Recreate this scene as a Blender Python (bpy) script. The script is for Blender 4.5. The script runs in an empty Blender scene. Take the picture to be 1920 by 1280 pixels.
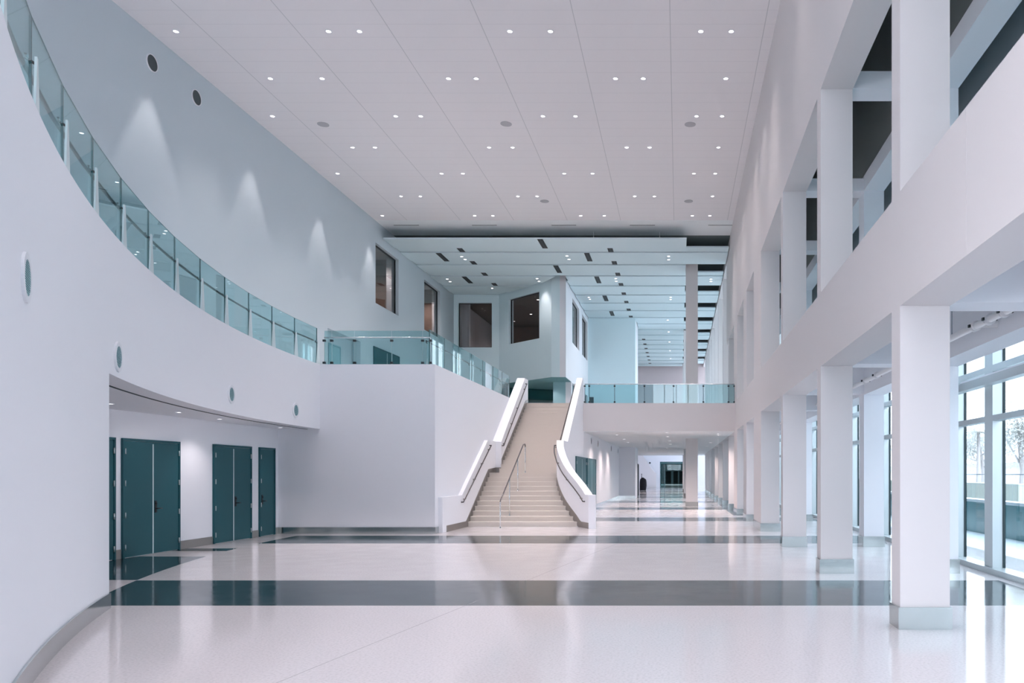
import bpy, bmesh, math, random
from mathutils import Vector, Matrix
random.seed(4)
C = bpy.context.scene.collection
PI = math.pi
def R(a): return math.radians(a)

# ------------------------------------------------------------------ materials
def new_mat(name):
    m = bpy.data.materials.new(name); m.use_nodes = True
    nt = m.node_tree; return m, nt, nt.nodes.get('Principled BSDF')
def mat(name, col, rough=.5, metal=0., spec=.5, bump=0., bscale=40., var=0.):
    m, nt, b = new_mat(name)
    b.inputs['Base Color'].default_value = (*col, 1)
    b.inputs['Roughness'].default_value = rough
    b.inputs['Metallic'].default_value = metal
    b.inputs['Specular IOR Level'].default_value = spec
    if bump or var:
        tc = nt.nodes.new('ShaderNodeTexCoord'); nz = nt.nodes.new('ShaderNodeTexNoise')
        nz.inputs['Scale'].default_value = bscale; nz.inputs['Detail'].default_value = 3
        nt.links.new(tc.outputs['Object'], nz.inputs['Vector'])
        if bump:
            bp = nt.nodes.new('ShaderNodeBump'); bp.inputs['Strength'].default_value = bump; bp.inputs['Distance'].default_value = .01
            nt.links.new(nz.outputs['Fac'], bp.inputs['Height']); nt.links.new(bp.outputs['Normal'], b.inputs['Normal'])
        if var:
            mx = nt.nodes.new('ShaderNodeMixRGB'); mx.inputs[1].default_value = (*[c*(1-var) for c in col], 1)
            mx.inputs[2].default_value = (*[min(1, c*(1+var)) for c in col], 1)
            nt.links.new(nz.outputs['Fac'], mx.inputs[0]); nt.links.new(mx.outputs[0], b.inputs['Base Color'])
    return m
def emis(name, col, s):
    m, nt, b = new_mat(name)
    b.inputs['Base Color'].default_value = (*col, 1)
    b.inputs['Emission Color'].default_value = (*col, 1); b.inputs['Emission Strength'].default_value = s
    return m
def glass(name, tint, refl=1.0, rough=.0):
    m, nt, b = new_mat(name); nt.nodes.remove(b)
    out = nt.nodes.get('Material Output')
    tr = nt.nodes.new('ShaderNodeBsdfTransparent'); tr.inputs[0].default_value = (*tint, 1)
    gl = nt.nodes.new('ShaderNodeBsdfGlossy'); gl.inputs['Roughness'].default_value = rough
    gl.inputs['Color'].default_value = (.95, 1, 1, 1)
    fr = nt.nodes.new('ShaderNodeLayerWeight'); fr.inputs[0].default_value = .5
    pw = nt.nodes.new('ShaderNodeMath'); pw.operation = 'POWER'; pw.inputs[1].default_value = 4.5
    mu = nt.nodes.new('ShaderNodeMath'); mu.operation = 'MULTIPLY_ADD'; mu.inputs[1].default_value = refl*.9; mu.inputs[2].default_value = .03*refl
    mx = nt.nodes.new('ShaderNodeMixShader')
    nt.links.new(fr.outputs['Facing'], pw.inputs[0]); nt.links.new(pw.outputs[0], mu.inputs[0]); nt.links.new(mu.outputs[0], mx.inputs[0])
    nt.links.new(tr.outputs[0], mx.inputs[1]); nt.links.new(gl.outputs[0], mx.inputs[2])
    nt.links.new(mx.outputs[0], out.inputs[0]); return m

M = {}
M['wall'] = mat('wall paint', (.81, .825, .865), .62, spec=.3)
M['wall2'] = mat('shade toned upper wall paint', (.55, .635, .68), .62, spec=.3)  # white paint; the dimness up there is put into its colour
M['wall3'] = mat('light lifted far wall paint', (.70, .84, .88), .62, spec=.3)  # brighter copy of the upper walls' white, light put into its colour
M['wallr'] = mat('shade toned right wall paint', (.67, .64, .64), .62, spec=.3)  # white paint with the right side's shade worked into its colour
M['soffit'] = mat('soffit paint', (.82, .85, .86), .7, spec=.2)
M['voidshade'] = mat('void wall shade grey', (.30, .33, .32), .9, spec=.1)  # unlit void: its darkness is put into the wall colour
M['plenum'] = mat('plenum shade grey', (.20, .24, .245), .9, spec=.1)  # gloom above the panels and the aisle painted in as colour
M['cloud'] = mat('ceiling panel white', (.68, .81, .845), .6, spec=.3)
M['steel'] = mat('brushed steel', (.56, .60, .60), .17, 1., var=.08, bscale=3)
M['skirt'] = mat('taupe steel skirting', (.30, .285, .27), .4, .8)
M['teal'] = mat('teal door paint', (.017, .092, .112), .45, spec=.25)
M['tealdark'] = mat('dark teal frame', (.012, .05, .06), .4)
M['hinge'] = mat('satin hinge', (.5, .56, .58), .3, .7)
M['black'] = mat('matt black', (.008, .01, .013), .55)
M['blackcloth'] = mat('black cloth', (.006, .006, .009), .85, bump=.3)
M['rail'] = mat('handrail steel', (.10, .095, .095), .3, .8)
M['railpale'] = mat('polished rail', (.62, .66, .68), .18, 1.)
M['fin'] = mat('white glass post', (.60, .69, .71), .3)
M['step'] = mat('cream terrazzo step', (.66, .61, .56), .4, var=.1, bscale=120)
M['glass'] = glass('teal balustrade glass', (.73, .87, .885), .65)
M['glassedge'] = mat('glass edge', (.03, .12, .13), .15)
M['clear'] = glass('clear glazing', (.60, .635, .65), .5)
M['dim'] = glass('tinted interior glazing', (.80, .80, .80), .8)
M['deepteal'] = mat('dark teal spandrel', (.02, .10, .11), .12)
M['mull'] = mat('aluminium mullion', (.47, .52, .535), .35, .35)
M['gasket'] = mat('gasket', (.01, .03, .035), .6)
M['frame'] = mat('dark window frame', (.012, .02, .024), .45)
M['pipe'] = mat('white pipe', (.78, .78, .79), .4)
M['lens'] = emis('downlight lens', (1, .93, .95), 5)
M['trim'] = mat('white trim', (.74, .76, .80), .5)
M['speaker'] = mat('grey grille', (.42, .42, .44), .7)
M['darkgrille'] = mat('dark speaker grille', (.05, .068, .075), .7)
M['vent'] = mat('vent blade', (.30, .52, .56), .4, .3)
M['ventback'] = mat('vent duct', (.02, .10, .12), .6)
M['brown'] = mat('brown timber room wall', (.20, .135, .105), .5, var=.25, bscale=2.)
M['room'] = mat('inner room paint', (.55, .55, .56), .7)
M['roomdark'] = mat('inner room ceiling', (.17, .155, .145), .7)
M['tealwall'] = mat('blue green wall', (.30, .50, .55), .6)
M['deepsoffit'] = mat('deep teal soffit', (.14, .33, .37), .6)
M['endwall'] = mat('pinkish end wall', (.70, .595, .61), .7)
M['ground'] = mat('pale paving', (.62, .70, .74), .6, var=.05, bscale=1)
M['lowwall'] = mat('teal granite wall', (.10, .27, .30), .2, var=.35, bscale=.7)
M['coping'] = mat('pale coping', (.6, .66, .7), .6)
M['building'] = mat('pale stucco', (.80, .74, .74), .8)
M['bwin'] = mat('pale shaded window', (.62, .57, .59), .4)
M['leaf'] = mat('leaf paled by glare', (.46, .46, .43), .6, var=.4, bscale=3)  # paled so the colour carries the overexposed glare outside
M['hedge'] = mat('hedge paled by glare', (.50, .49, .42), .8, bump=1., bscale=8)  # washed out in colour to imitate outdoor glare
M['glare_bark'] = mat('glare_bark', (.50, .45, .44), .9)  # trunk colour lightened for the same outdoor glare
M['fence'] = mat('galvanised fence', (.28, .32, .36), .4, .6)

# tiled ceiling
m, nt, b = new_mat('ceiling tiles'); M['ceil'] = m
def N(t, **k):
    n = nt.nodes.new(t)
    for a, v in k.items(): setattr(n, a, v)
    return n
def math_(op, a, b_=None):
    n = N('ShaderNodeMath', operation=op)
    for i, v in enumerate((a, b_)):
        if v is None: continue
        if isinstance(v, (int, float)): n.inputs[i].default_value = v
        else: nt.links.new(v, n.inputs[i])
    return n.outputs[0]
tc = N('ShaderNodeTexCoord'); sp = N('ShaderNodeSeparateXYZ'); nt.links.new(tc.outputs['Object'], sp.inputs[0])
def line(coord, off, per, w):
    q = math_('MODULO', math_('ADD', coord, off), per)
    return math_('LESS_THAN', q, w)
lx = line(sp.outputs[0], 100*2.444 - 2.22 + .012, 2.444, .022)
ly = line(sp.outputs[1], 100*.61 - 19.61 + .006, .61, .012)
mx = N('ShaderNodeMixRGB'); mx.inputs[1].default_value = (.82, .80, .81, 1); mx.inputs[2].default_value = (.69, .68, .695, 1)
nt.links.new(ly, mx.inputs[0])
mx2 = N('ShaderNodeMixRGB'); mx2.inputs[2].default_value = (.60, .60, .61, 1)
nt.links.new(lx, mx2.inputs[0]); nt.links.new(mx.outputs[0], mx2.inputs[1]); nt.links.new(mx2.outputs[0], b.inputs['Base Color'])
b.inputs['Roughness'].default_value = .75; b.inputs['Specular IOR Level'].default_value = .2

# terrazzo floor with inlaid dark bands and one narrow dark strip
CX, CY, CR = 22.373, 24.116, 32.886
m, nt, b = new_mat('terrazzo floor'); M['floor'] = m
tc = N('ShaderNodeTexCoord'); sp = N('ShaderNodeSeparateXYZ'); nt.links.new(tc.outputs['Object'], sp.inputs[0])
X, Y = sp.outputs[0], sp.outputs[1]
def between(c, a, z): return math_('MULTIPLY', math_('GREATER_THAN', c, a), math_('LESS_THAN', c, z))
band = between(math_('MODULO', math_('ADD', Y, 9.29*10 - 10.41), 9.29), 0, 2.46)
dx = math_('SUBTRACT', X, CX); dy = math_('SUBTRACT', Y, CY)
rad = math_('SQRT', math_('ADD', math_('MULTIPLY', dx, dx), math_('MULTIPLY', dy, dy)))
outside = math_('GREATER_THAN', rad, CR + .36)
lefth = math_('MULTIPLY', outside, math_('LESS_THAN', X, -7.2))
lefth = math_('MULTIPLY', lefth, math_('LESS_THAN', Y, 22.95))
lb = math_('MAXIMUM', between(Y, 12.92, 16.6), between(Y, 17.76, 18.4))
bandA = math_('MULTIPLY', band, math_('LESS_THAN', X, 5.25))
right = math_('MULTIPLY', between(X, 2.28, 5.4), between(Y, 33, 78))
bandA = math_('MAXIMUM', bandA, right)
dark = math_('ADD', math_('MULTIPLY', bandA, math_('SUBTRACT', 1, lefth)), math_('MULTIPLY', lb, lefth))
def noise(scale, det):
    n = N('ShaderNodeTexNoise'); n.inputs['Scale'].default_value = scale; n.inputs['Detail'].default_value = det
    nt.links.new(tc.outputs['Object'], n.inputs['Vector']); return n.outputs['Fac']
def ramp(fac, a, ca, z, cz):
    r = N('ShaderNodeValToRGB'); e = r.color_ramp.elements
    e[0].position = a; e[0].color = (*ca, 1); e[1].position = z; e[1].color = (*cz, 1)
    nt.links.new(fac, r.inputs[0]); return r.outputs[0]
lightc = ramp(noise(38, 3), .32, (.60, .575, .58), .55, (.70, .665, .675))
darkc = ramp(noise(30, 4), .35, (.016, .034, .042), .7, (.045, .078, .092))
mx = N('ShaderNodeMixRGB'); nt.links.new(dark, mx.inputs[0]); nt.links.new(lightc, mx.inputs[1]); nt.links.new(darkc, mx.inputs[2])
# thin diagonal movement joint in the near floor
jd = math_('ABSOLUTE', math_('SUBTRACT', math_('SUBTRACT', Y, 6.56), math_('MULTIPLY', math_('ADD', X, 3.37), 7.2)))
joint = math_('MULTIPLY', math_('LESS_THAN', jd, .05), between(Y, 0, 22.5))
mx3 = N('ShaderNodeMixRGB'); mx3.inputs[2].default_value = (.33, .31, .31, 1)
nt.links.new(math_('MULTIPLY', joint, .55), mx3.inputs[0]); nt.links.new(mx.outputs[0], mx3.inputs[1])
nt.links.new(mx3.outputs[0], b.inputs['Base Color'])
nt.links.new(ramp(noise(2.2, 3), .3, (.07,)*3, .75, (.15,)*3), b.inputs['Roughness'])
b.inputs['Specular IOR Level'].default_value = .22
bp = N('ShaderNodeBump'); bp.inputs['Strength'].default_value = .015; bp.inputs['Distance'].default_value = .02
nt.links.new(noise(5, 2), bp.inputs['Height']); nt.links.new(bp.outputs['Normal'], b.inputs['Normal'])

# ------------------------------------------------------------------ mesh helpers
class MB:
    def __init__(s): s.v = []; s.f = []; s.sm = []
    def add(s, vs, fs, smooth=False):
        o = len(s.v); s.v += [tuple(v) for v in vs]; s.f += [tuple(i+o for i in f) for f in fs]; s.sm += [smooth]*len(fs); return s
    def box(s, x0, x1, y0, y1, z0, z1):
        x0, x1 = min(x0, x1), max(x0, x1); y0, y1 = min(y0, y1), max(y0, y1); z0, z1 = min(z0, z1), max(z0, z1)
        return s.add([(x, y, z) for z in (z0, z1) for y in (y0, y1) for x in (x0, x1)],
                     [(0,2,3,1),(4,5,7,6),(0,1,5,4),(1,3,7,5),(3,2,6,7),(2,0,4,6)])
    def prism(s, poly, a, z, axis=2):
        """poly extruded from a to z along axis (2: xy outline, 0: yz outline, 1: xz outline)"""
        n = len(poly)
        def P(p, t): return (p[0], p[1], t) if axis == 2 else ((t, p[0], p[1]) if axis == 0 else (p[0], t, p[1]))
        vs = [P(p, a) for p in poly] + [P(p, z) for p in poly]
        return s.add(vs, [tuple(range(n))[::-1], tuple(range(n, 2*n))] + [(i, (i+1) % n, n+(i+1) % n, n+i) for i in range(n)])
    def tube(s, pts, r, seg=10, r2=None):
        pts = [Vector(p) for p in pts]; n = len(pts); vs = []; fs = []
        for i, p in enumerate(pts):
            t = (pts[min(i+1, n-1)] - pts[max(i-1, 0)]).normalized()
            u = t.cross(Vector((0, 0, 1)));
            if u.length < 1e-3: u = Vector((1, 0, 0))
            u.normalize(); w = t.cross(u); rr = r if r2 is None else r + (r2-r)*i/(n-1)
            for k in range(seg):
                a = 2*PI*k/seg; vs.append(p + u*(rr*math.cos(a)) + w*(rr*math.sin(a)))
        for i in range(n-1):
            for k in range(seg):
                fs.append((i*seg+k, i*seg+(k+1) % seg, (i+1)*seg+(k+1) % seg, (i+1)*seg+k))
        s.add(vs, fs, True)
        o = len(s.v) - len(vs)
        s.f += [tuple(o+k for k in range(seg))[::-1], tuple(o+(n-1)*seg+k for k in range(seg))]; s.sm += [False, False]
        return s
    def cyl(s, c, ax, r, h, seg=24, r2=None):
        ax = Vector(ax).normalized(); c = Vector(c)
        return s.tube([c, c + ax*h], r, seg, r2)
    def ring(s, c, ax, ro, ri, h, seg=32):
        ax = Vector(ax).normalized(); c = Vector(c); u = ax.orthogonal().normalized(); w = ax.cross(u); vs = []
        for hh, rr in ((0, ro), (0, ri), (h, ri), (h, ro)):
            for k in range(seg):
                a = 2*PI*k/seg; vs.append(c + ax*hh + (u*math.cos(a) + w*math.sin(a))*rr)
        fs = [(j*seg+k, j*seg+(k+1) % seg, ((j+1) % 4)*seg+(k+1) % seg, ((j+1) % 4)*seg+k) for j in range(4) for k in range(seg)]
        return s.add(vs, fs)
    def build(s, name, material, parent=None, origin=True, bevel=0.):
        me = bpy.data.meshes.new(name)
        off = Vector((0, 0, 0))
        if parent is None and origin:
            xs, ys, zs = zip(*s.v); off = Vector(((min(xs)+max(xs))/2, (min(ys)+max(ys))/2, min(zs)))
        me.from_pydata([Vector(v) - off for v in s.v], [], s.f)
        me.materials.append(material)
        me.polygons.foreach_set('use_smooth', s.sm)
        bm = bmesh.new(); bm.from_mesh(me); bmesh.ops.recalc_face_normals(bm, faces=bm.faces); bm.to_mesh(me); bm.free()
        o = bpy.data.objects.new(name, me); C.objects.link(o); o.location = off
        if parent is not None: o.parent = parent; o.location = (0, 0, 0)
        if bevel:
            mo = o.modifiers.new('Bevel', 'BEVEL'); mo.width = bevel; mo.segments = 2; mo.limit_method = 'ANGLE'
        return o
def B(*a): return MB().box(*a)
def tag(o, label, cat, group=None, kind=None):
    o['label'] = label; o['category'] = cat
    if group: o['group'] = group
    if kind: o['kind'] = kind
    return o
def empty(name, loc, rz=0., label=None, cat=None, group=None, kind=None):
    o = bpy.data.objects.new(name, None); C.objects.link(o); o.location = loc; o.rotation_euler = (0, 0, rz); o.empty_display_size = .2
    return tag(o, label, cat, group, kind) if label else o
def struct(mb, name, material, label, cat='wall', origin=True):
    return tag(mb.build(name, material, None, origin), label, cat, None, 'structure')
def wall_holes(axis, face, thick, u0, u1, z0, z1, holes):
    """slab perpendicular to axis ('x' or 'y') with rectangular holes (ua,ub,za,zb)"""
    us = sorted({u0, u1, *[h[i] for h in holes for i in (0, 1)]}); zs = sorted({z0, z1, *[h[i] for h in holes for i in (2, 3)]})
    us = [u for u in us if u0 <= u <= u1]; zs = [z for z in zs if z0 <= z <= z1]
    mb = MB()
    for i in range(len(us)-1):
        run = None
        for j in range(len(zs)-1):
            uc, zc = (us[i]+us[i+1])/2, (zs[j]+zs[j+1])/2
            solid = not any(h[0] < uc < h[1] and h[2] < zc < h[3] for h in holes)
            if solid and run is None: run = zs[j]
            if run is not None and (not solid or j == len(zs)-2):
                top = zs[j+1] if solid else zs[j]
                if axis == 'x': mb.box(face, face+thick, us[i], us[i+1], run, top)
                else: mb.box(us[i], us[i+1], face, face+thick, run, top)
                run = None
    return mb
ORD = ['first', 'second', 'third', 'fourth', 'fifth', 'sixth', 'seventh', 'eighth', 'ninth', 'tenth', 'eleventh', 'twelfth', 'thirteenth', 'fourteenth', 'fifteenth', 'sixteenth', 'seventeenth', 'eighteenth', 'nineteenth', 'twentieth']

# ------------------------------------------------------------------ camera
EYE = 1.75; F = 1469.
cam = bpy.data.cameras.new('camera'); camo = bpy.data.objects.new('camera', cam); C.objects.link(camo)
camo.location = (0, 0, EYE); camo.rotation_euler = (R(90), 0, 0)
cam.sensor_width = 36; cam.lens = F/1920*36; cam.shift_x = -313/1920; cam.shift_y = 248/1920; cam.clip_end = 600
bpy.context.scene.camera = camo

def arc_x(y, r=CR): return CX - math.sqrt(r*r - (y-CY)**2)
def arc(y0, y1, r=CR, n=60): return [(arc_x(y0+(y1-y0)*i/n, r), y0+(y1-y0)*i/n) for i in range(n+1)]

ZM = 4.89      # upper level
ZC = 13.35     # high ceiling
LW = -13.9     # upper left wall
RW = 2.49      # hall face of the right wall
RT = .56       # its thickness
YS = 4.4       # where the curved wall starts

# ------------------------------------------------------------------ shell
struct(B(-20, 7.0, -30, 186, -.3, 0), 'floor', M['floor'], 'polished pale terrazzo floor inlaid with wide dark bands', 'floor', origin=False)
struct(B(LW, RW, -30, 35.87, ZC, ZC+.3), 'ceiling', M['ceil'], 'high white tiled ceiling over the main hall', 'ceiling', origin=False)
struct(B(LW, RW, 35.87, 38.15, ZC, ZC+.3), 'ceiling_strip', M['soffit'], 'plain grey strip ending the high tiled ceiling', 'ceiling')
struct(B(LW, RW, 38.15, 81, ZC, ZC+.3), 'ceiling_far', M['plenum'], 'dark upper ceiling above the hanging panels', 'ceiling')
struct(B(LW, RW, 35.862, 35.87, ZC-.008, ZC+.01), 'trim_9', M['soffit'], 'fine edge line where the tiled ceiling stops', 'trim')
# upper left wall
W1 = (35.9, 38.85, 9.58, 12.35); W2 = (42.75, 45.6, 9.62, 12.35)
N1 = (31.0, 34.2, 4.95, 7.52)
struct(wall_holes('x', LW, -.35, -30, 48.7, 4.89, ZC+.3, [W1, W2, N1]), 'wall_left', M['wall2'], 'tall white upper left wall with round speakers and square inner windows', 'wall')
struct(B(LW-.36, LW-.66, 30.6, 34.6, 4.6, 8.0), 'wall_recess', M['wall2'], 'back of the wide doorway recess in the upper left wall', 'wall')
# facing block at the far left
FW = (-13.62, -11.55, 9.55, 12.30)
struct(wall_holes('y', 48.35, .35, LW-.35, -11.1, ZM, ZC, [FW]), 'wall_far_left', M['wall3'], 'far left upper wall facing the hall with a square window', 'wall')
# slanted wall with window, overhanging
SL0 = Vector((-11.1, 48.35, 0)); SL1 = Vector((-7.28, 44.70, 0)); sd = (SL1-SL0); slen = sd.length; sang = math.atan2(sd.y, sd.x)
t0 = (Vector((-10.36, 47.62, 0))-SL0).length; t1 = (Vector((-8.12, 45.49, 0))-SL0).length
se = empty('wall_slanted', SL0, sang, 'slanted overhanging upper wall with a large dark window', 'wall', None, 'structure')
wall_holes('y', 0, .35, 0, slen, 7.27, ZC, [(t0, t1, 9.62, 12.35)]).build('wall_face', M['wall3'], se)
struct(B(-7.28, -6.8, 44.70, 45.05, 7.27, ZC), 'wall_corner', M['wall3'], 'narrow front face of the overhanging corner block above the stairs', 'wall')
SW1 = (47.4, 50.7, 9.70, 12.4); SW2 = (52.2, 55.2, 9.70, 12.4)
SD1 = (47.4, 49.6, ZM, 7.25); SD2 = (53.6, 55.3, ZM, 7.23)
mb = wall_holes('x', -6.45, -.35, 44.70, 47.0, 7.27, ZC, [])
mb2 = wall_holes('x', -6.45, -.35, 47.0, 55.6, ZM, ZC, [SW1, SW2, SD1, SD2])
mb.add(mb2.v, mb2.f)
struct(mb, 'wall_upper_middle', M['wall'], 'bright upper side wall with two tall narrow windows', 'wall')
struct(wall_holes('y', 55.6, .35, -6.8, -3.1, ZM, ZC, [(-6.40, -6.05, ZM, 7.2)]), 'wall_upper_back', M['wall3'], 'pale blue upper wall facing the hall beside the portal', 'wall')
struct(B(-3.45, -3.1, 55.951, 59.2, ZM, ZC), 'wall_portal', M['wall'], 'bright white end of the upper portal wall', 'wall')
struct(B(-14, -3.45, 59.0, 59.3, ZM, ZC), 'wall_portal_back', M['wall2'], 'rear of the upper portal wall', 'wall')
struct(B(-14, 6.0, 80.7, 81.0, 3.65, ZC), 'wall_end', M['endwall'], 'pinkish end wall closing the upper hall', 'wall')
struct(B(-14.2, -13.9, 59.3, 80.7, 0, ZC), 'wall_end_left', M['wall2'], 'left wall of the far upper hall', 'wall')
# overhang soffit and passage
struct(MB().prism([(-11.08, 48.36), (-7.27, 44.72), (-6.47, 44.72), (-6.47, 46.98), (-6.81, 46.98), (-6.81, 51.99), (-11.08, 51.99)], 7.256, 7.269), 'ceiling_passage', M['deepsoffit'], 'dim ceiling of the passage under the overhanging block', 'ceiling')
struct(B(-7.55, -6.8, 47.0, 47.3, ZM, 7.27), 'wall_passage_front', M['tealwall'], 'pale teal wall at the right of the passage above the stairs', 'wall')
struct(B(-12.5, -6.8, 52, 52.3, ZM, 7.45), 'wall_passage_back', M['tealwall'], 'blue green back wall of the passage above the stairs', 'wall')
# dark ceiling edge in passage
struct(MB().prism([(-11.0, 50.0), (-10.6, 50.2), (-7.3, 51.9), (-7.6, 51.99), (-11.0, 50.6)], 6.55, 7.27), 'trim_1', M['deepteal'], 'dark slanted bulkhead in the passage above the stairs', 'trim')

# upper slabs
struct(MB().prism([(LW, 35.2), (-4.25, 35.2), (-4.25, 80.7), (LW, 80.7)], 3.66, ZM), 'floor_upper_left', M['step'], 'upper level floor behind the head of the stairs', 'floor')
struct(B(-4.25, RW, 34.8, 80.7, 3.65, ZM), 'wall_balcony', M['wallr'], 'plain white balcony fascia bridging the hall above the lower corridor', 'wall')
struct(B(-4.24, RW-.01, 34.85, 80.65, 3.63, 3.65), 'ceiling_lower', M['soffit'], 'low white ceiling of the lower corridor', 'ceiling')
# left block and curved balcony
struct(MB().prism([(-11.72, 22.9), (-7.13, 22.9), (-7.13, 35.2), (-11.72, 35.2)], 0, 4.95), 'wall_stair', M['wall'], 'white block wall facing the hall at the left of the stairs', 'wall')
struct(MB().prism([(LW, 22.9), (-11.72, 22.9), (-11.72, 35.2), (LW, 35.2)], 3.4, 4.93), 'floor_gallery', M['step'], 'gallery deck behind the glass balustrades', 'floor')
a = arc(YS, 22.9)
struct(MB().prism(a + [(LW, 22.9), (LW, YS)], 3.06, 4.95), 'wall_curved', M['wall'], 'sweeping curved white balcony wall with round vents', 'wall')
lower = arc(YS, 10.22, n=24)
struct(MB().prism(lower + [(LW, 10.22), (LW, YS)], 0, 3.06), 'wall_curved_lower', M['wall'], 'curved white wall at left coming down to the floor', 'wall')
# shadow joint in soffit
j0 = arc(10.22, 22.9, CR+.36); j1 = arc(10.22, 22.9, CR+.40)
struct(MB().prism(j0 + j1[::-1], 3.052, 3.062), 'trim_2', M['gasket'], 'thin dark curved joint in the balcony soffit', 'trim')
# baseboards
def arc_strip(y0, y1, r0, r1, z0, z1, n=30):
    p = arc(y0, y1, r0, n); q = arc(y0, y1, r1, n); mb = MB()
    for i in range(n): mb.prism([p[i], p[i+1], q[i+1], q[i]], z0, z1)
    return mb
bb = arc_strip(YS, 10.23, CR-.022, CR, 0, .20, 40)
struct(bb, 'baseboard_curved', M['steel'], 'brushed steel baseboard along the curved white wall', 'baseboard')
# door wall under the balcony
P0 = Vector((-11.50, 15.6, 0)); P1 = Vector((-11.72, 22.9, 0)); dw = (P1-P0).normalized(); dang = math.atan2(dw.y, dw.x)
Pn = P0 - dw*6; Pe = P1
L = (Pe-Pn).length
de = empty('wall_doors', Pn, dang, 'white wall with teal doors under the curved balcony', 'wall', None, 'structure')
B(0, L, 0, .3, 0, 3.06).build('wall_face', M['wall'], de)

# ------------------------------------------------------------------ doors
def door(n, label, loc, ang, leaves, h=2.44, gap=True, handle=True, matn='teal', hinges=4, handle_on=-1):
    """leaves: list of widths; local x runs along the wall, -y faces the hall"""
    e = empty('door_%d' % n, loc, ang, label, 'door', None, 'structure')
    w = sum(leaves); fr = .05
    f = MB().box(-fr, 0, -.045, .0, 0, h+fr).box(w, w+fr, -.045, 0, 0, h+fr).box(0, w, -.045, 0, h, h+fr)
    f.build('door_frame', M[matn], e)
    x = 0
    for i, lw in enumerate(leaves):
        lf = B(x+.006, x+lw-.006, -.032, .0, .012, h-.006).build('leaf', M[matn], e)
        hx = x if i == 0 else x+lw
        if hinges:
            for k in range(hinges):
                z = .22 + (h-.44)*k/(hinges-1)
                MB().cyl((hx + (.012 if i == 0 else -.012), -.05, z-.06), (0, 0, 1), .014, .12, 8).build('hinge', M['hinge'], lf)
        if handle and (i == len(leaves)-1):
            hxx = x+.09 if len(leaves) > 1 else x+.09
            k = MB().box(hxx-.035, hxx+.035, -.044, -.032, .90, 1.16)
            k.cyl((hxx, -.044, 1.10), (0, -1, 0), .022, .02, 12)
            k.tube([(hxx, -.044, .99), (hxx, -.095, .99), (hxx+.13, -.1, .99)], .011, 8)
            k.build('lever_handle', M['black'], lf)
        x += lw
    if gap and len(leaves) > 1:
        B(leaves[0]-.016, leaves[0]+.016, -.038, -.03, .01, h-.04).build('meeting_strip', M['fin'], e)
    return e
def on_dw(y): # point on the door wall at world y
    t = (y-Pn.y)/dw.y; return Pn + dw*t
door(1, 'partly hidden teal double door at the edge of the curved white wall', on_dw(14.05), dang, [.93, .93], hinges=4, handle=False)
door(2, 'wide teal double door nearest the curved wall, black lever handle', on_dw(16.22), dang, [.93, .93])
door(3, 'teal double door between the wide pair and the single door', on_dw(19.56), dang, [.87, .87])
door(4, 'single teal door in the corner lit by a downlight', on_dw(21.82), dang, [.80])
bbm = MB()
segs = [(0, on_dw(14.0)), (on_dw(15.98), on_dw(16.15)), (on_dw(18.14), on_dw(19.5)), (on_dw(21.37), on_dw(21.75)), (on_dw(22.69), Pe)]
for p, q in segs:
    u0 = 0 if p == 0 else (p-Pn).length; u1 = (q-Pn).length
    bbm.box(u0, u1, -.02, 0, 0, .19)
be = empty('baseboard_doors', Pn, dang, 'steel baseboard pieces between the teal doors', 'baseboard', None, 'structure'); bbm.build('strip', M['skirt'], be)
struct(B(-11.70, -7.108, 22.878, 22.9, 0, .19).box(-7.13, -7.108, 22.9, 23.6, 0, .19), 'baseboard_stair', M['steel'], 'brushed steel baseboard along the white block beside the stairs', 'baseboard')

# lower corridor walls
LHX = -4.25
struct(wall_holes('x', LHX, -.3, 35.05, 55.6, 0, 3.66, []), 'wall_corridor', M['wall'], 'white corridor wall right of the stairs with two sets of dark doors', 'wall')
struct(B(LHX-.3, -3.1, 55.6, 55.9, 0, 3.66), 'wall_corridor_pier', M['wall'], 'white pier at the far end of the corridor wall', 'wall')
struct(B(-3.4, -3.1, 55.9, 59.2, 0, 3.66), 'wall_corridor_return', M['wall'], 'return wall behind the white corridor pier', 'wall')
struct(B(LHX, LHX+.02, 40.0, 55.6, 0, .2).box(LHX, -3.08, 55.58, 55.6, 0, .2), 'baseboard_corridor', M['steel'], 'steel baseboard along the corridor wall', 'baseboard')
door(5, 'dark teal double door in the corridor wall just behind the curved stair parapet', (LHX, 32.2, 0), R(90), [1.9, 1.5], 2.43, hinges=3, handle=False)
door(6, 'dark teal door farther along the corridor wall', (LHX, 36.1, 0), R(90), [1.85, 1.85], 2.43, hinges=3, handle=False)
# door standing ajar at the portal
e = empty('door_7', (-3.07, 58.6, 0), R(91), 'dark edged glass door standing open at the end of the corridor', 'door', None, 'structure')
MB().box(0, .06, -.03, .03, 0, 2.5).box(1.2, 1.26, -.03, .03, 0, 2.5).box(.06, 1.2, -.03, .03, 2.42, 2.5).box(.06, 1.2, -.03, .03, 0, .1).build('door_frame', M['frame'], e)
B(.06, 1.2, -.006, .006, .1, 2.42).build('glass_pane', M['glass'], e)
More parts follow.
